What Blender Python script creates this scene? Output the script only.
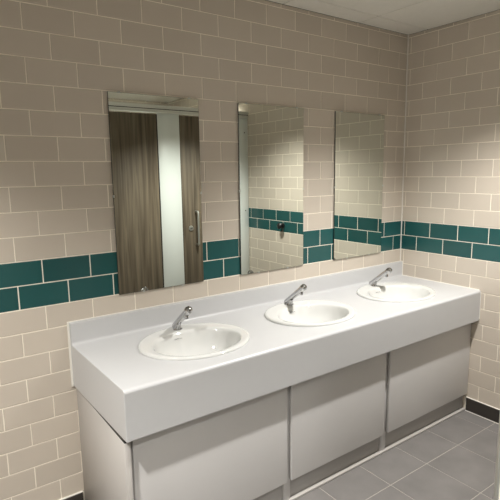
import bpy, bmesh, math, random
from mathutils import Vector, Matrix, Euler
random.seed(7)
for o in list(bpy.data.objects):
    bpy.data.objects.remove(o)
scene = bpy.context.scene
COL = scene.collection
# World: x along the mirror wall (0 = corner with the right-hand wall), y = 0 mirror wall, room at y < 0,
# z up from the floor. FZ is the height of the top edge of the teal band.
FZ = 1.209
P = 0.102                       # tile row pitch
A = 0.2022                      # tile length pitch
CEIL = 2.452
XL, YB = -4.09, -3.64           # far-left wall, wall behind the cubicles
YF = -1.878                     # cubicle front

# ------------------------------------------------------------------ camera
FPX, YAW, PITCH, ROLL = 483.263, 0.621688, -0.158609, -0.014288
CAM = Vector((-2.86788, -2.14936, 0.34985 + FZ))
fw = Vector((math.sin(YAW)*math.cos(PITCH), math.cos(YAW)*math.cos(PITCH), math.sin(PITCH)))
rt = Vector((math.cos(YAW), -math.sin(YAW), 0)); up = rt.cross(fw)
r2 = rt*math.cos(ROLL) + up*math.sin(ROLL); u2 = -rt*math.sin(ROLL) + up*math.cos(ROLL)
cd = bpy.data.cameras.new('camera'); cam = bpy.data.objects.new('camera', cd); COL.objects.link(cam)
cd.sensor_fit = 'HORIZONTAL'; cd.sensor_width = 36; cd.lens = FPX/500*36; cd.clip_start = 0.02
cam.matrix_world = Matrix(((r2.x, u2.x, -fw.x, CAM.x), (r2.y, u2.y, -fw.y, CAM.y), (r2.z, u2.z, -fw.z, CAM.z), (0, 0, 0, 1)))
scene.camera = cam
def project(p):
    d = Vector(p) - CAM; z = d.dot(fw)
    if z < 0.05: return None
    return 250 + FPX*d.dot(r2)/z, 250 - FPX*d.dot(u2)/z

# ------------------------------------------------------------------ world, exposure
w = bpy.data.worlds.new('world'); scene.world = w; w.use_nodes = True
w.node_tree.nodes['Background'].inputs[0].default_value = (0.9, 0.85, 0.78, 1)
w.node_tree.nodes['Background'].inputs[1].default_value = 0.05
vs = scene.view_settings
vs.view_transform = 'Standard'; vs.look = 'None'; vs.gamma = 1; vs.use_curve_mapping = False
vs.exposure = 0.12
LAMP_W = 182.0                  # watts of each downlight over the aisle
LAMP_CUB = 120.0                 # watts of each cubicle downlight
LAMP_COL = (1.0, 0.98, 0.94)

# ------------------------------------------------------------------ materials
def mat(name, col, rough=0.5, metal=0.0, var=0.0, noise=0.0, nscale=8.0, bump=0.0, bscale=200.0, coat=0.0, spec=None):
    m = bpy.data.materials.new(name); m.use_nodes = True
    nt = m.node_tree; b = nt.nodes['Principled BSDF']
    b.inputs['Roughness'].default_value = rough; b.inputs['Metallic'].default_value = metal
    if coat:
        b.inputs['Coat Weight'].default_value = coat; b.inputs['Coat Roughness'].default_value = 0.08
    if spec is not None: b.inputs['Specular IOR Level'].default_value = spec
    c = nt.nodes.new('ShaderNodeRGB'); c.outputs[0].default_value = (*col, 1); src = c.outputs[0]
    tc = nt.nodes.new('ShaderNodeTexCoord')
    if noise:
        n = nt.nodes.new('ShaderNodeTexNoise'); n.inputs['Scale'].default_value = nscale; n.inputs['Detail'].default_value = 5
        geo = nt.nodes.new('ShaderNodeNewGeometry'); nt.links.new(geo.outputs['Position'], n.inputs['Vector'])
        mr = nt.nodes.new('ShaderNodeMapRange'); mr.inputs[1].default_value = .3; mr.inputs[2].default_value = .7
        mr.inputs[3].default_value = 1-noise; mr.inputs[4].default_value = 1+noise
        nt.links.new(n.outputs[0], mr.inputs[0])
        mx = nt.nodes.new('ShaderNodeVectorMath'); mx.operation = 'SCALE'
        nt.links.new(src, mx.inputs[0]); nt.links.new(mr.outputs[0], mx.inputs['Scale']); src = mx.outputs[0]
    if var:
        oi = nt.nodes.new('ShaderNodeObjectInfo'); mr = nt.nodes.new('ShaderNodeMapRange')
        mr.inputs[3].default_value = 1-var; mr.inputs[4].default_value = 1+var
        nt.links.new(oi.outputs['Random'], mr.inputs[0])
        mx = nt.nodes.new('ShaderNodeVectorMath'); mx.operation = 'SCALE'
        nt.links.new(src, mx.inputs[0]); nt.links.new(mr.outputs[0], mx.inputs['Scale']); src = mx.outputs[0]
    nt.links.new(src, b.inputs['Base Color'])
    if bump:
        n = nt.nodes.new('ShaderNodeTexNoise'); n.inputs['Scale'].default_value = bscale; n.inputs['Detail'].default_value = 3
        geo = nt.nodes.new('ShaderNodeNewGeometry'); nt.links.new(geo.outputs['Position'], n.inputs['Vector'])
        bp = nt.nodes.new('ShaderNodeBump'); bp.inputs['Strength'].default_value = bump; bp.inputs['Distance'].default_value = 0.001
        nt.links.new(n.outputs[0], bp.inputs['Height']); nt.links.new(bp.outputs[0], b.inputs['Normal'])
    return m
M = {}
M['cream'] = mat('cream glazed tile', (0.625, 0.555, 0.472), 0.24, var=0.035, noise=0.02, nscale=3, bump=0.04, bscale=14)
M['teal'] = mat('teal glazed tile', (0.018, 0.090, 0.089), 0.22, var=0.08, bump=0.04, bscale=14)
M['grout'] = mat('wall grout', (0.92, 0.85, 0.73), 0.85)
M['sealant'] = mat('white sealant', (0.86, 0.83, 0.76), 0.45)
M['counter'] = mat('white laminate worktop', (0.585, 0.585, 0.59), 0.32, noise=0.006, nscale=40)
M['panel'] = mat('pale grey laminate panel', (0.655, 0.64, 0.63), 0.45, noise=0.01, nscale=6)
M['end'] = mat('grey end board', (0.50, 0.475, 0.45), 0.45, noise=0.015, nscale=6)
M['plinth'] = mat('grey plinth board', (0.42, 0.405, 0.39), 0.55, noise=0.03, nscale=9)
M['porcelain'] = mat('white vitreous china', (0.72, 0.72, 0.70), 0.10, coat=0.4)
M['chrome'] = mat('polished chrome', (0.50, 0.50, 0.51), 0.10, 1.0)
M['steel'] = mat('brushed aluminium', (0.62, 0.63, 0.61), 0.35, 1.0)
M['anod'] = mat('satin anodised aluminium', (0.74, 0.74, 0.70), 0.4, 0.35)
M['mirror'] = mat('silvered glass', (0.80, 0.845, 0.79), 0.005, 1.0)
M['glass_edge'] = mat('dark mirror edge', (0.02, 0.025, 0.022), 0.3)
M['backing'] = mat('mirror backing board', (0.03, 0.03, 0.028), 0.8)
M['floor'] = mat('grey floor tile', (0.20, 0.188, 0.18), 0.5, var=0.05, noise=0.10, nscale=7, bump=0.1, bscale=300)
M['fgrout'] = mat('floor grout', (0.42, 0.39, 0.35), 0.85)
M['skirt'] = mat('black skirting tile', (0.045, 0.038, 0.033), 0.4, var=0.05)
M['ceil'] = mat('mineral fibre ceiling tile', (0.80, 0.77, 0.70), 0.95, noise=0.015, nscale=30, bump=0.4, bscale=160)
M['cgrid'] = mat('ceiling joint shadow', (0.25, 0.235, 0.21), 0.8)
M['pilaster'] = mat('pale grey laminate pilaster', (0.78, 0.81, 0.79), 0.4, noise=0.01)
M['core_shade'] = mat('dark laminate core', (0.02, 0.018, 0.016), 0.5)  # also colours the strips that stand for shade in gaps and grooves
M['black'] = mat('black plastic', (0.012, 0.012, 0.012), 0.35)
M['mark'] = mat('dark printed mark', (0.05, 0.05, 0.05), 0.5)
M['plaster'] = mat('white plaster', (0.7, 0.68, 0.62), 0.9)
def wood():
    m = bpy.data.materials.new('grey brown wood laminate'); m.use_nodes = True; nt = m.node_tree; b = nt.nodes['Principled BSDF']
    geo = nt.nodes.new('ShaderNodeNewGeometry'); mp = nt.nodes.new('ShaderNodeMapping'); mp.inputs['Scale'].default_value = (34, 34, 1.3)
    nt.links.new(geo.outputs['Position'], mp.inputs[0])
    n = nt.nodes.new('ShaderNodeTexNoise'); n.inputs['Scale'].default_value = 1.0; n.inputs['Detail'].default_value = 6; n.inputs['Distortion'].default_value = 0.5
    nt.links.new(mp.outputs[0], n.inputs['Vector'])
    cr = nt.nodes.new('ShaderNodeValToRGB'); e = cr.color_ramp.elements
    e[0].position = .3; e[0].color = (0.070, 0.052, 0.034, 1); e[1].position = .72; e[1].color = (0.225, 0.180, 0.126, 1)
    x = e.new(.5); x.color = (0.145, 0.112, 0.077, 1)
    nt.links.new(n.outputs[0], cr.inputs[0]); nt.links.new(cr.outputs[0], b.inputs['Base Color'])
    b.inputs['Roughness'].default_value = 0.6
    return m
M['wood'] = wood()
def emis(name, col, s):
    m = bpy.data.materials.new(name); m.use_nodes = True; b = m.node_tree.nodes['Principled BSDF']
    b.inputs['Emission Color'].default_value = (*col, 1); b.inputs['Emission Strength'].default_value = s
    return m
M['lens'] = emis('lit lamp lens', LAMP_COL, 6.0)

# ------------------------------------------------------------------ helpers
def link(name, me, m, parent=None):
    o = bpy.data.objects.new(name, me); COL.objects.link(o)
    if m is not None and len(me.materials) == 0: me.materials.append(M[m])
    if parent is not None: o.parent = parent
    return o
def tag(o, label, cat, group=None, kind=None):
    o['label'] = label; o['category'] = cat
    if group: o['group'] = group
    if kind: o['kind'] = kind
    return o
def thing(name, label, cat, loc=(0, 0, 0), group=None):
    o = bpy.data.objects.new(name, None); COL.objects.link(o); o.location = loc
    o.empty_display_size = 0.05
    return tag(o, label, cat, group)
def mesh(bm, name, smooth=False, angle=35):
    bmesh.ops.recalc_face_normals(bm, faces=bm.faces[:])
    if smooth:
        for f in bm.faces: f.smooth = True
        for e in bm.edges:
            if len(e.link_faces) == 2 and e.calc_face_angle(0) > math.radians(angle): e.smooth = False
    me = bpy.data.meshes.new(name); bm.to_mesh(me); bm.free(); return me
def add_box(bm, x0, x1, y0, y1, z0, z1, bev=0.0, seg=2):
    r = bmesh.ops.create_cube(bm, size=1); vs_ = r['verts']
    for v in vs_:
        v.co = Vector(((x0+x1)/2 + v.co.x*(x1-x0), (y0+y1)/2 + v.co.y*(y1-y0), (z0+z1)/2 + v.co.z*(z1-z0)))
    if bev:
        es = list({e for v in vs_ for e in v.link_edges})
        bmesh.ops.bevel(bm, geom=es, offset=bev, segments=seg, affect='EDGES', profile=0.5)
def box(name, m, parent, x0, x1, y0, y1, z0, z1, bev=0.0, seg=2):
    bm = bmesh.new(); add_box(bm, x0, x1, y0, y1, z0, z1, bev, seg)
    return link(name, mesh(bm, name, bool(bev), 60), m, parent)
def add_tube(bm, pts, radii, n=16, cap=True):
    rings = []
    for i, p in enumerate(pts):
        p = Vector(p); a = Vector(pts[max(i-1, 0)]); b = Vector(pts[min(i+1, len(pts)-1)])
        d = (b-a).normalized(); s = d.orthogonal().normalized() if abs(d.x) > .9 else d.cross(Vector((1, 0, 0))).normalized(); t = d.cross(s)
        rings.append([bm.verts.new(p + radii[i]*(math.cos(2*math.pi*k/n)*s + math.sin(2*math.pi*k/n)*t)) for k in range(n)])
    for q, r in zip(rings, rings[1:]):
        for k in range(n): bm.faces.new((q[k], q[(k+1) % n], r[(k+1) % n], r[k]))
    if cap:
        bm.faces.new(rings[0]); bm.faces.new(rings[-1])
def tube(name, m, parent, pts, radii, n=16):
    bm = bmesh.new(); add_tube(bm, pts, radii, n)
    return link(name, mesh(bm, name, True, 50), m, parent)

# tile: local u (x), v (y), outward n (z); front face lies at n = 0
TT, CH = 0.006, 0.0012
def tile_into(bm, u0, u1, v0, v1, n0=0.0, tt=TT, ch=CH, mtx=None):
    co = []
    for n, i in ((n0-tt, 0), (n0-ch, 0), (n0, ch)):
        co += [(u0+i, v0+i, n), (u1-i, v0+i, n), (u1-i, v1-i, n), (u0+i, v1-i, n)]
    vv = [bm.verts.new(mtx @ Vector(c) if mtx else c) for c in co]
    for a in (0, 4):
        for k in range(4):
            bm.faces.new((vv[a+k], vv[a+(k+1) % 4], vv[a+4+(k+1) % 4], vv[a+4+k]))
    bm.faces.new((vv[8], vv[9], vv[10], vv[11]))
cache = {}
def tile_mesh(wd, ht, m, tt=TT, ch=CH):
    key = (round(wd, 4), round(ht, 4), m, tt, ch)
    if key not in cache:
        bm = bmesh.new(); tile_into(bm, -wd/2, wd/2, -ht/2, ht/2, 0, tt, ch)
        me = mesh(bm, 'tile'); me.materials.append(M[m]); cache[key] = me
    return cache[key]
G = 0.0046                                    # joint width
def wall_tiles(parent, frame, length, offs, keep, umin=0.0):
    """frame: matrix from (u, v, n) to world, u measured from the corner; keep(u0,u1,v0,v1) -> part / None for the rest"""
    rest = {'cream': bmesh.new(), 'teal': bmesh.new()}; n = 0; nrest = 0
    for k in range(-11, 13):
        v0, v1 = FZ + k*P, min(FZ + (k+1)*P, CEIL)
        if v1-v0 < 0.012: continue
        m = 'teal' if k in (-1, -2) else 'cream'
        j = offs[k % 2]; cuts = [0.0]
        while j < length:
            if j > 0.01: cuts.append(j)
            j += A
        cuts.append(length)
        for a, b in zip(cuts, cuts[1:]):
            if b-a < 0.008: continue
            if keep(a, b, v0, v1):
                o = link('tile', tile_mesh(b-a-G, v1-v0-G, m), None, parent)
                loc = Matrix.Translation(((a+b)/2, (v0+v1)/2, random.uniform(-.0003, .0002)))
                tilt = Euler((random.gauss(0, .0022), random.gauss(0, .0016), 0)).to_matrix().to_4x4()
                o.matrix_world = frame @ loc @ tilt; n += 1
            else:
                tile_into(rest[m], a+G/2, b-G/2, v0+G/2, v1-G/2, 0, TT, CH, frame); nrest += 1
    for m, bm in rest.items():
        if len(bm.faces) == 0: bm.free(); continue
        o = link('tile_field', mesh(bm, 'tile_field'), m, parent); o['kind'] = 'stuff'
    print('tiles', parent.name, n, nrest)

def structure(name, m, label, cat, *b):
    o = box(name, m, None, *b); return tag(o, label, cat, None, 'structure')

# ------------------------------------------------------------------ room shell
GR = 0.0016                                    # grout sits this far behind the tile face
wb = structure('wall_back', 'grout', 'cream brick-tiled wall with teal band behind the mirrors', 'wall', XL-.1, 0, GR, .12, 0, CEIL)
wr = structure('wall_right', 'grout', 'cream brick-tiled wall with teal band at the right end of the counter', 'wall', GR, .12, YB-.1, .12, 0, CEIL)
wl = structure('wall_left', 'grout', 'cream brick-tiled wall at the far left end of the washroom', 'wall', XL-.1, XL-GR, YB-.1, .12, 0, CEIL)
wf = structure('wall_front', 'grout', 'cream brick-tiled wall behind the toilet cubicles', 'wall', XL-.1, 0, YB-.1, YB-GR, 0, CEIL)
fl = structure('floor', 'fgrout', 'grey square-tiled washroom floor with pale grout', 'floor', XL-.1, .12, YB-.1, .12, -.1, -GR)
ce = structure('ceiling', 'cgrid', 'off-white suspended ceiling of square tiles', 'ceiling', XL-.1, .12, YB-.1, .12, CEIL+.004, CEIL+.1)

# mirror wall: u runs from the corner to the left
MX = [-1.8605, -1.169, -0.4555]; MW, MH, MZ0, MZ1 = .455, .915, FZ-.205, FZ+.710
fb = Matrix(((-1, 0, 0, 0), (0, 0, -1, 0), (0, 1, 0, 0), (0, 0, 0, 1)))
def inframe(pts, pad=0):
    q = [project(p) for p in pts]; q = [p for p in q if p]
    if not q: return False
    xs = [p[0] for p in q]; ys = [p[1] for p in q]
    return max(xs) > -pad and min(xs) < 500+pad and max(ys) > -pad and min(ys) < 500+pad
def keep_back(a, b, v0, v1):
    x0, x1 = -b, -a
    if not inframe([(x0, 0, v0), (x1, 0, v0), (x1, 0, v1), (x0, 0, v1)]): return False
    if x0 > -2.30 and v1 < FZ-.30: return False
    for c in MX:
        if x0 > c-MW/2 and x1 < c+MW/2 and v0 > MZ0 and v1 < MZ1: return False
    return True
wall_tiles(wb, fb, -XL, {0: 0.0867, 1: 0.0867+A/2}, keep_back)
# right-hand wall: u runs from the corner towards the room
fr = Matrix(((0, 0, -1, 0), (-1, 0, 0, 0), (0, 1, 0, 0), (0, 0, 0, 1)))
def keep_right(a, b, v0, v1):
    if b > 1.95 or (b < .6 and v1 < FZ-.40): return False
    return True
wall_tiles(wr, fr, -YB, {1: 0.0252, 0: 0.0252+A/2}, keep_right)
fleft = Matrix(((0, 0, 1, XL), (-1, 0, 0, 0), (0, 1, 0, 0), (0, 0, 0, 1)))
wall_tiles(wl, fleft, -YB, {1: 0.0252, 0: 0.0252+A/2}, lambda *q: False)
ffront = Matrix(((-1, 0, 0, 0), (0, 0, 1, YB), (0, 1, 0, 0), (0, 0, 0, 1)))
wall_tiles(wf, ffront, -XL, {0: 0.0867, 1: 0.0867+A/2}, lambda *q: False)
# corner bead
bm = bmesh.new()
N = 24
pts = [(-.0025+random.uniform(-.0012, .0012), -.0025+random.uniform(-.0012, .0012), FZ-.30+(CEIL-FZ+.30)*i/N) for i in range(N+1)]
add_tube(bm, pts, [random.uniform(.0034, .0052) for _ in pts], 8)
tb = link('trim_1', mesh(bm, 'trim_1', True, 60), 'sealant'); tag(tb, 'uneven white sealant bead running up the tiled corner', 'trim', None, 'structure')

# floor tiles, 300 mm, joints at x = -0.12 - 0.3 n, y = -0.155 - 0.3 n
def cuts(first, step, lo):
    c = [0.0]; j = first
    while j > lo: c.append(j); j -= step
    return c + [lo]
cx = cuts(-.12, .30, XL); cy = cuts(-.155, .30, YB)
for x1, x0 in zip(cx, cx[1:]):
    for y1, y0 in zip(cy, cy[1:]):
        o = link('floor_tile', tile_mesh(x1-x0-.0045, y1-y0-.0045, 'floor', .006, .0008), None, fl)
        o.location = ((x0+x1)/2, (y0+y1)/2, random.uniform(-.0003, .0002))
# ceiling tiles, 600 mm
cx = cuts(-.49, .60, XL); cy = cuts(-.15, .60, YB)
for x1, x0 in zip(cx, cx[1:]):
    for y1, y0 in zip(cy, cy[1:]):
        o = link('ceiling_tile', tile_mesh(x1-x0-.006, y1-y0-.006, 'ceil', .010, .003), None, ce)
        o.rotation_euler = (math.pi, 0, 0); o.location = ((x0+x1)/2, (y0+y1)/2, CEIL)

# skirting tiles
SK = 0.0905
def skirting(name, label, frame, a, b, step=.30):
    root = bpy.data.objects.new(name, None); COL.objects.link(root); tag(root, label, 'skirting', None, 'structure')
    j = a
    while j < b-.01:
        e = min(j+step, b)
        bm = bmesh.new(); tile_into(bm, j+.001, e-.001, .004, SK, .010, .009, .002, frame)
        link('skirting_tile', mesh(bm, 'skirting_tile'), 'skirt', root); j = e
    for z, t in ((SK+.001, .0025), (.0018, .002)):
        bm = bmesh.new(); tile_into(bm, a, b, z-t, z+t, .0075 if z > .05 else .013, .012, .0005, frame)
        link('grout_line', mesh(bm, 'grout_line'), 'sealant', root)
skirting('baseboard_right', 'black tiled skirting below the right-hand wall', fr, .556, 1.86)
skirting('baseboard_back', 'black tiled skirting left of the vanity', fb, 2.317, -XL)

# ------------------------------------------------------------------ downlights
def downlight(x, y, label, power, group):
    t = thing('downlight', label, 'ceiling light', (x, y, CEIL), group)
    bm = bmesh.new(); n = 32; prof = [(.075, .0), (.078, -.004), (.072, -.008), (.060, -.006), (.054, -.001)]
    rings = [[bm.verts.new((r*math.cos(2*math.pi*k/n), r*math.sin(2*math.pi*k/n), z)) for k in range(n)] for r, z in prof]
    for q, r in zip(rings, rings[1:]):
        for k in range(n): bm.faces.new((q[k], q[(k+1) % n], r[(k+1) % n], r[k]))
    link('trim_ring', mesh(bm, 'trim_ring', True), 'plaster', t)
    bm = bmesh.new(); bmesh.ops.create_circle(bm, cap_ends=True, segments=n, radius=.055)
    for v in bm.verts: v.co.z = -.0015
    link('lens', mesh(bm, 'lens'), 'lens', t)
    ld = bpy.data.lights.new('lamp', 'SPOT'); ld.energy = power; ld.color = LAMP_COL
    ld.spot_size = math.radians(117); ld.spot_blend = 0.9; ld.shadow_soft_size = 0.035
    lo = bpy.data.objects.new('lamp', ld); COL.objects.link(lo); lo.parent = t; lo.location = (0, 0, -.045)
downlight(-.79, -1.05, 'round recessed downlight in front of the counter near the right wall', LAMP_W, 'recessed downlights')
downlight(-3.19, -1.05, 'round recessed downlight past the left end of the counter', LAMP_W*1.1, 'recessed downlights')
downlight(-.19, -2.25, 'round recessed downlight above the cubicle beside the right wall', LAMP_CUB, 'recessed downlights')
downlight(-1.39, -2.25, 'round recessed downlight above the middle cubicle', LAMP_CUB, 'recessed downlights')
downlight(-2.59, -2.25, 'round recessed downlight above the open cubicle', LAMP_CUB, 'recessed downlights')

# ------------------------------------------------------------------ worktop
ZT = FZ-.393; ZS = FZ-.293; ZA = FZ-.588
CX0, CX1 = -2.313, -.001
SKX = [-1.861, -1.163, -.450]; SKY = -.312; SA, SB = .257, .218
ct = thing('vanity_counter', 'long white laminate counter with upstand and deep front apron along the mirror wall', 'counter')
bm = bmesh.new()
ya, yb = -.036, -.594
def prof_strip(pts):
    ra = [bm.verts.new((CX0+.016, y, z)) for y, z in pts]; rb = [bm.verts.new((CX1, y, z)) for y, z in pts]
    for i in range(len(pts)-1): bm.faces.new((ra[i], ra[i+1], rb[i+1], rb[i]))
cove = [(-.022 - .014*(1-math.cos(t)), ZT + .014*(1-math.sin(t))) for t in [i*math.pi/2/6 for i in range(7)]]
back = [(-.001, ZT-.03), (-.001, ZS), (-.016, ZS), (-.0205, ZS-.0025), (-.022, ZS-.008)] + cove
front = [(yb, ZT)] + [(yb - .014*math.sin(t), ZT-.014*(1-math.cos(t))) for t in [i*math.pi/2/6 for i in range(1, 7)]] + [(yb-.014, ZA+.004), (yb-.011, ZA), (yb+.006, ZA), (yb+.006, ZT-.03)]
prof_strip(back); prof_strip(front)
loop = [bm.verts.new(c) for c in ((CX0+.016, ya, ZT), (CX1, ya, ZT), (CX1, yb, ZT), (CX0+.016, yb, ZT))]
edges = [bm.edges.new((loop[i], loop[(i+1) % 4])) for i in range(4)]
for sx in SKX:
    ring = [bm.verts.new((sx + .94*SA*math.cos(2*math.pi*k/48), SKY + .94*SB*math.sin(2*math.pi*k/48), ZT)) for k in range(48)]
    edges += [bm.edges.new((ring[i], ring[(i+1) % 48])) for i in range(48)]
bmesh.ops.triangle_fill(bm, use_beauty=True, use_dissolve=False, edges=edges)
bmesh.ops.remove_doubles(bm, verts=bm.verts[:], dist=1e-5)
wt = link('worktop', mesh(bm, 'worktop', True, 40), 'counter', ct)
wn = wt.modifiers.new('weighted', 'WEIGHTED_NORMAL'); wn.keep_sharp = True; wn.weight = 100
# end apron follows the worktop profile, closing the left end
bm = bmesh.new()
outline = [(-.001, ZA), (-.001, ZS), (-.016, ZS), (-.0205, ZS-.0025), (-.022, ZS-.008)] + cove + front[:8] + [(yb-.014, ZA+.002), (yb-.012, ZA)]
cen = Vector((-.3, ZT-.08))
def inset(d):
    n = len(outline); r = []
    for i in range(n):
        p, q, t_ = Vector(outline[i-1]), Vector(outline[i]), Vector(outline[(i+1) % n])
        e1, e2 = (q-p), (t_-q); m1 = Vector((-e1.y, e1.x)).normalized(); m2 = Vector((-e2.y, e2.x)).normalized()
        m_ = (m1+m2); m_ = m_.normalized() if m_.length > 1e-6 else m1
        r.append(q - m_*d*SGN)
    return r
area = sum(outline[i-1][0]*outline[i][1]-outline[i][0]*outline[i-1][1] for i in range(len(outline))); SGN = -1 if area > 0 else 1
rings = [[bm.verts.new((x + (.003-.013*(1+y/.61) if x < CX0+.01 else 0), y, z)) for y, z in inset(d)] for x, d in ((CX0, .0025), (CX0+.0008, .0008), (CX0+.0025, 0), (CX0+.016, 0))]
for va, vb in zip(rings, rings[1:]):
    for i in range(len(va)): bm.faces.new((va[i], va[(i+1) % len(va)], vb[(i+1) % len(va)], vb[i]))
bm.faces.new(rings[0])
link('end_apron', mesh(bm, 'end_apron'), 'counter', ct)
bm = bmesh.new()
add_box(bm, CX0-.015, -.001, -.006, -.0008, ZS-.001, ZS+.004, .0015, 1)
add_box(bm, CX0-.018, CX0-.0085, -.008, -.0008, ZA-.004, ZS+.004, .0015, 1)
add_box(bm, -.005, -.0003, -.027, -.0008, ZT, ZS+.005, .0015, 1)
add_box(bm, -.006, -.0003, yb-.002, -.022, ZT-.002, ZT+.005, .0015, 1)
add_box(bm, -.004, -.0003, yb-.0165, yb-.010, ZA+.01, ZT-.008, .0015, 1)
so = link('sealant_line', mesh(bm, 'sealant_line'), 'sealant', ct); so['label'] = 'white sealant line where the counter meets the tiles'

# ------------------------------------------------------------------ cabinet base
va_ = thing('vanity_cabinet', 'pale grey boxed-in cabinet base with three plain access panels under the counter', 'cabinet')
PF = -.5615; PB = .117
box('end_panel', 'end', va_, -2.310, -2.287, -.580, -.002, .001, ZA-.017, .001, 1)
box('gap_shade_strip', 'core_shade', va_, -2.3085, -2.291, -.578, -.004, ZA-.0168, ZA-.0005)  # dark strip painted in for the shadow line below the end apron
for a, b in ((-2.272, -1.532), (-1.507, -.838), (-.802, -.004)):
    box('access_panel', 'panel', va_, a, b, PF, PF+.018, PB, ZA-.016, .004, 3)
for x in (-2.277, -1.520, -.820):
    box('stile', 'panel', va_, x-.008 if x < -2 else x-.020, x+.020, PF+.0185, PF+.045, .001, ZA-.002, .001, 1)
box('top_rail', 'panel', va_, -2.270, -.004, PF+.020, PF+.040, ZA-.05, ZA-.002)
for a, b in ((-2.256, -1.541), (-1.499, -.841), (-.799, -.003)):
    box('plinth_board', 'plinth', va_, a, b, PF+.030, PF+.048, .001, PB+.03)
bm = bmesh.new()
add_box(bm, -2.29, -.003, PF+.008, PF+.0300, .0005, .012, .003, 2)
so = link('plinth_trim', mesh(bm, 'plinth_trim'), 'end', va_); so['label'] = 'pale strip along the floor at the foot of the plinth'

# ------------------------------------------------------------------ basins
def basin_mesh():
    bm = bmesh.new(); n = 72; rings = []
    ai, bi, dy = .203, .160, -.026
    prof = []                                     # (a, b, y shift, z)
    for s, z in ((.985, -.004), (1.0, .001), (1.0, .005), (.992, .0095), (.975, .012), (.945, .0125), (.92, .0118)):
        prof.append((SA*s, SB*s, 0, z))
    def mix(t, z, lip=1.0):
        return (SA*.92*(1-t)+ai*lip*t, SB*.92*(1-t)+bi*lip*t, dy*t, z)
    prof += [mix(.35, .0105), mix(.7, .009), mix(.92, .0075)]
    for s, z in ((1.0, .004), (.975, -.004), (.95, -.018), (.91, -.040), (.84, -.068), (.73, -.096), (.58, -.118), (.40, -.131), (.22, -.137), (.10, -.139)):
        prof.append((ai*s, bi*s, dy*(1+.15*(1-s)), z))
    for a, b, sy, z in prof:
        rings.append([bm.verts.new((a*math.cos(2*math.pi*k/n), sy + b*math.sin(2*math.pi*k/n), z)) for k in range(n)])
    for q, r in zip(rings, rings[1:]):
        for k in range(n): bm.faces.new((q[k], q[(k+1) % n], r[(k+1) % n], r[k]))
    bm.faces.new(rings[-1])
    return mesh(bm, 'bowl', True, 75)
def waste_mesh():
    bm = bmesh.new(); add_tube(bm, [(0, -.030, -.1392), (0, -.030, -.1365), (0, -.030, -.1355)], [.024, .024, .020], 20); return mesh(bm, 'waste', True)
def overflow_mesh():
    bm = bmesh.new()
    add_tube(bm, [(0, .1235, -.022), (0, .1185, -.026)], [.012, .012], 16); return mesh(bm, 'overflow_hole', True)
def mark_mesh():
    bm = bmesh.new(); pts = [(-.046+.040*i/14, .1205-.0052*(abs(i-7)/7.0)**2*1.2, -.0165-.0018*math.sin(i*1.9)-.001*i/14) for i in range(15)]
    add_tube(bm, pts, [.0004+.0008*abs(math.sin(i*1.3)) for i in range(15)], 6); return mesh(bm, 'maker_mark')
bmesh_, wmesh, omesh, mmesh = basin_mesh(), waste_mesh(), overflow_mesh(), mark_mesh()
where = ['at the left end of the counter', 'in the middle of the counter', 'at the right end of the counter beside the tiled wall']
for sx, wh in zip(SKX, where):
    t = thing('washbasin', 'oval white china inset basin ' + wh, 'sink', (sx, SKY, ZT), 'inset basins in the counter')
    bo = link('bowl', bmesh_, 'porcelain', t); link('waste', wmesh, 'chrome', t); link('maker_mark', mmesh, 'mark', bo)

# ------------------------------------------------------------------ taps
def tap_meshes():
    out = {}
    d = Vector((0, -.793, .609)); a = Vector((0, .024, .004))        # slanted axis of the body
    q = lambda s_: tuple(a + d*s_)
    bm = bmesh.new(); add_tube(bm, [(0, -.010, 0), (0, -.010, .003), (0, -.010, .005), (0, -.012, .012), (0, -.020, .034)], [.023, .023, .019, .016, .0125], 24)
    out['base'] = mesh(bm, 'base', True, 45)
    bm = bmesh.new(); add_tube(bm, [q(-.002), q(.002), q(.008), q(.09), q(.172)], [.007, .0128, .0152, .0158, .0165], 24)
    out['barrel'] = mesh(bm, 'barrel', True, 45)
    bm = bmesh.new(); add_tube(bm, [q(.172), q(.1735), q(.175), q(.190), q(.198), q(.204), q(.206)], [.0135, .0135, .0182, .0190, .0166, .0100, .003], 24)
    out['push_button'] = mesh(bm, 'push_button', True, 50)
    s_ = a + d*.158
    bm = bmesh.new(); add_tube(bm, [tuple(s_), (0, s_.y-.004, s_.z-.014), (0, s_.y-.005, s_.z-.023)], [.0120, .0115, .0105], 18)
    out['spout'] = mesh(bm, 'spout', True, 45)
    bm = bmesh.new(); add_tube(bm, [(0, s_.y-.005, s_.z-.0225), (0, s_.y-.005, s_.z-.0250)], [.0090, .0085], 16)
    out['outlet'] = mesh(bm, 'outlet', True, 45)
    return out
TM = tap_meshes()
for tx, wh in zip((-1.859, -1.158, -.444), ('left', 'middle', 'right')):
    t = thing('push_tap', 'slanted chrome push tap on the ledge of the %s basin' % wh, 'tap', (tx, -.128, ZT+.010), 'chrome taps on the basins')
    made = {}
    for k, me in TM.items():
        par = made[{'push_button': 'barrel', 'outlet': 'spout'}[k]] if k in ('push_button', 'outlet') else t
        made[k] = link(k, me, 'black' if k == 'outlet' else 'chrome', par)

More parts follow.
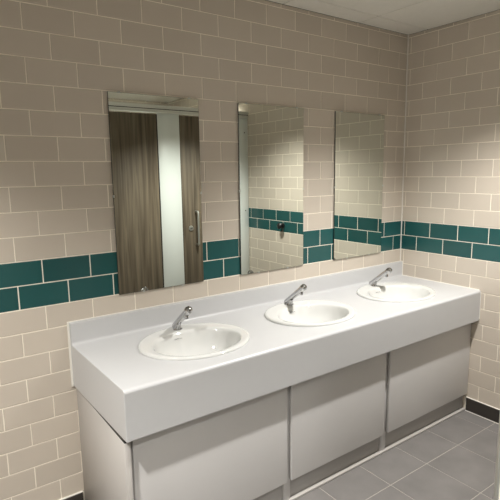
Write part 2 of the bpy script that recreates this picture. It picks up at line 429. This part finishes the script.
# ------------------------------------------------------------------ mirrors
def glass_mesh():
    bm = bmesh.new(); add_box(bm, -MW/2, MW/2, -.003, .003, 0, MH, .0012, 1)
    me = mesh(bm, 'mirror_glass'); me.materials.append(M['mirror']); me.materials.append(M['glass_edge'])
    for p in me.polygons: p.material_index = 0 if p.normal.y < -.99 else 1
    return me
gm = glass_mesh()
def clip_mesh():
    bm = bmesh.new(); add_box(bm, -.006, .006, -.0065, .0055, -.004, .0035, .0015, 2); return mesh(bm, 'clip', True)
cm = clip_mesh()
for i, (x, lab) in enumerate(zip(MX, ('reflecting the wood-grain cubicle doors above the left basin', 'above the middle basin between the other two mirrors', 'above the right basin next to the tiled corner'))):
    t = thing('wall_mirror', 'frameless rectangular wall mirror ' + lab, 'mirror', (x, -.0065, MZ0), 'wall mirrors above the basins')
    link('mirror_glass', gm, None, t)
    box('backing_board', 'backing', t, -MW/2+.006, MW/2-.006, .003, .0058, .006, MH-.006)
    for cxp in (-.176, .176):
        for z, r in ((MH, 0), (0, math.pi)):
            c = link('clip', cm, 'steel', t); c.location = (cxp if z else cxp*.6, 0, z); c.rotation_euler = (0, r, 0)
    for s in (-1, 1):
        c = link('clip', cm, 'steel', t); c.location = (s*MW/2, 0, MH*.5); c.rotation_euler = (0, s*math.pi/2, 0)

# ------------------------------------------------------------------ cubicles (seen in the mirrors)
ZR0, ZR1 = FZ+.878, FZ+.943
def pilaster(x0, x1, label):
    t = thing('cubicle_pilaster', label, 'partition', ((x0+x1)/2, YF, 0), 'pale cubicle pilasters'); h = (x1-x0)/2
    box('board', 'pilaster', t, -h, h, -.016, 0, .14, ZR0-.001, .002, 1)
    for s in ((-1, 1) if h > .08 else (0,)):
        tube('foot', 'steel', t, [(s*h*.6, -.008, .0005), (s*h*.6, -.008, .006), (s*h*.6, -.008, .008), (s*h*.6, -.008, .139)], [.024, .024, .011, .011], 14)
    for z in ((.35, 1.18, 1.95) if h < .08 else ()):
        tube('screw', 'core_shade', t, [(h*.35, .0, z), (h*.35, .002, z)], [.006, .005], 10)
    return t
pilaster(-.128, -.003, 'narrow pale grey cubicle pilaster with screws against the right-hand tiled wall')
pilaster(-.975, -.762, 'pale grey cubicle pilaster between the two wood-grain doors')
pilaster(-1.85, -1.635, 'pale grey cubicle pilaster left of the wood-grain doors')
def cdoor(x0, x1, label, hs):
    t = thing('cubicle_door', label, 'cubicle door', ((x0+x1)/2, YF, 0), 'wood-grain cubicle doors'); h = (x1-x0)/2
    box('leaf', 'wood', t, -h+.004, h-.012, -.017, -.001, .15, ZR0-.012, .001, 1)
    box('edge_and_gap_shade', 'core_shade', t, h-.0118, h-.001, -.016, -.002, .151, ZR0-.013)  # dark door edge, widened to fill the gap with painted shade
    hx = hs*(h-.142) ; z1, z0 = FZ-.005, FZ-.315
    tube('pull_handle', 'steel', t, [(hx, -.002, z1), (hx, .036, z1), (hx, .046, z1-.010), (hx, .046, z0+.010), (hx, .036, z0), (hx, -.002, z0)], [.010]*6, 14)
    lx = hs*(h-.085); z = FZ-.160
    lk = tube('lock', 'steel', t, [(lx, -.001, z), (lx, .008, z), (lx, .010, z)], [.024, .024, .020], 20)
    box('indicator', 'core_shade', lk, lx-.010, lx+.010, .0095, .0108, z-.003, z+.003)
    return t
cdoor(-.762, -.128, 'wood-grain cubicle door with steel pull handle beside the right-hand wall', -1)
cdoor(-1.635, -.975, 'wood-grain cubicle door filling most of the left mirror', -1)
t = thing('cubicle_partition', 'fixed wood-grain cubicle panel next to the open cubicle', 'partition', (-2.02, YF, 0))
box('board', 'wood', t, -.168, .168, -.016, 0, .14, ZR0-.001, .001, 1)
tube('foot', 'steel', t, [(0, -.008, .0005), (0, -.008, .006), (0, -.008, .008), (0, -.008, .139)], [.024, .024, .011, .011], 14)
t = thing('cubicle_pilaster', 'cream pilaster at the edge of the open cubicle, lower right corner', 'partition', (-2.26, YF, 0), 'pale cubicle pilasters')
XE = -2.3005
box('board', 'sealant', t, XE+.0005+2.26, .070, -.020, -.0045, .14, ZR0-.001, .001, 1)
box('edge_trim', 'steel', t, XE+2.26, XE+.0055+2.26, -.004, .0015, .14, ZR0-.001, .001, 1)
tube('foot', 'steel', t, [(0, -.008, .0005), (0, -.008, .006), (0, -.008, .008), (0, -.008, .139)], [.024, .024, .011, .011], 14)
pilaster(-3.45, -3.24, 'pale grey cubicle pilaster on the far side of the open cubicle')
t = thing('cubicle_partition', 'wood-grain cubicle panel running to the far left wall', 'partition', (-3.77, YF, 0))
box('board', 'wood', t, -.318, .318, -.016, 0, .14, ZR0-.001, .001, 1)
tube('foot', 'steel', t, [(0, -.008, .0005), (0, -.008, .006), (0, -.008, .008), (0, -.008, .139)], [.024, .024, .011, .011], 14)
t = thing('headrail', 'silver aluminium headrail along the top of the cubicle fronts', 'rail', (0, YF, 0))
L0, L1 = XL+.004, -.004
box('rail_body', 'anod', t, L0, L1, -.030, .010, ZR0, ZR1, .003, 2)
box('rail_lip', 'anod', t, L0, L1, .0102, .018, ZR1-.016, ZR1, .003, 2)
box('rail_lip', 'anod', t, L0, L1, .0102, .018, ZR0, ZR0+.014, .003, 2)
box('rail_groove_shade', 'core_shade', t, L0, L1, .0101, .0106, ZR0+.028, ZR0+.034)  # flat dark strip standing for the shade inside a groove
for x, lab in ((-.88, 'between the cubicle by the right wall and the middle one'), (-1.745, 'between the middle cubicle and the panelled bay'), (-2.255, 'beside the open cubicle'), (-3.345, 'on the far side of the open cubicle')):
    t = thing('cubicle_partition', 'pale grey side partition ' + lab, 'partition', (x, 0, 0), 'cubicle side partitions')
    box('board', 'pilaster', t, -.0075, .0075, YB+.004, YF-.031, .15, ZR0, .001, 1)
    tube('foot', 'steel', t, [(0, -2.9, .0005), (0, -2.9, .006), (0, -2.9, .008), (0, -2.9, .149)], [.024, .024, .011, .011], 14)

# coat hook on the teal band, seen in the middle mirror
t = thing('wall_hook', 'small black knob hook on the teal band of the right-hand wall', 'hook', (0, -1.338, FZ-.144))
tube('rose', 'black', t, [(-.0003, 0, 0), (-.006, 0, 0), (-.008, 0, 0)], [.026, .026, .022], 18)
tube('knob', 'black', t, [(-.008, 0, 0), (-.030, 0, -.002), (-.036, 0, 0), (-.046, 0, .002), (-.056, 0, .003), (-.060, 0, .003)], [.010, .010, .026, .031, .022, .008], 18)
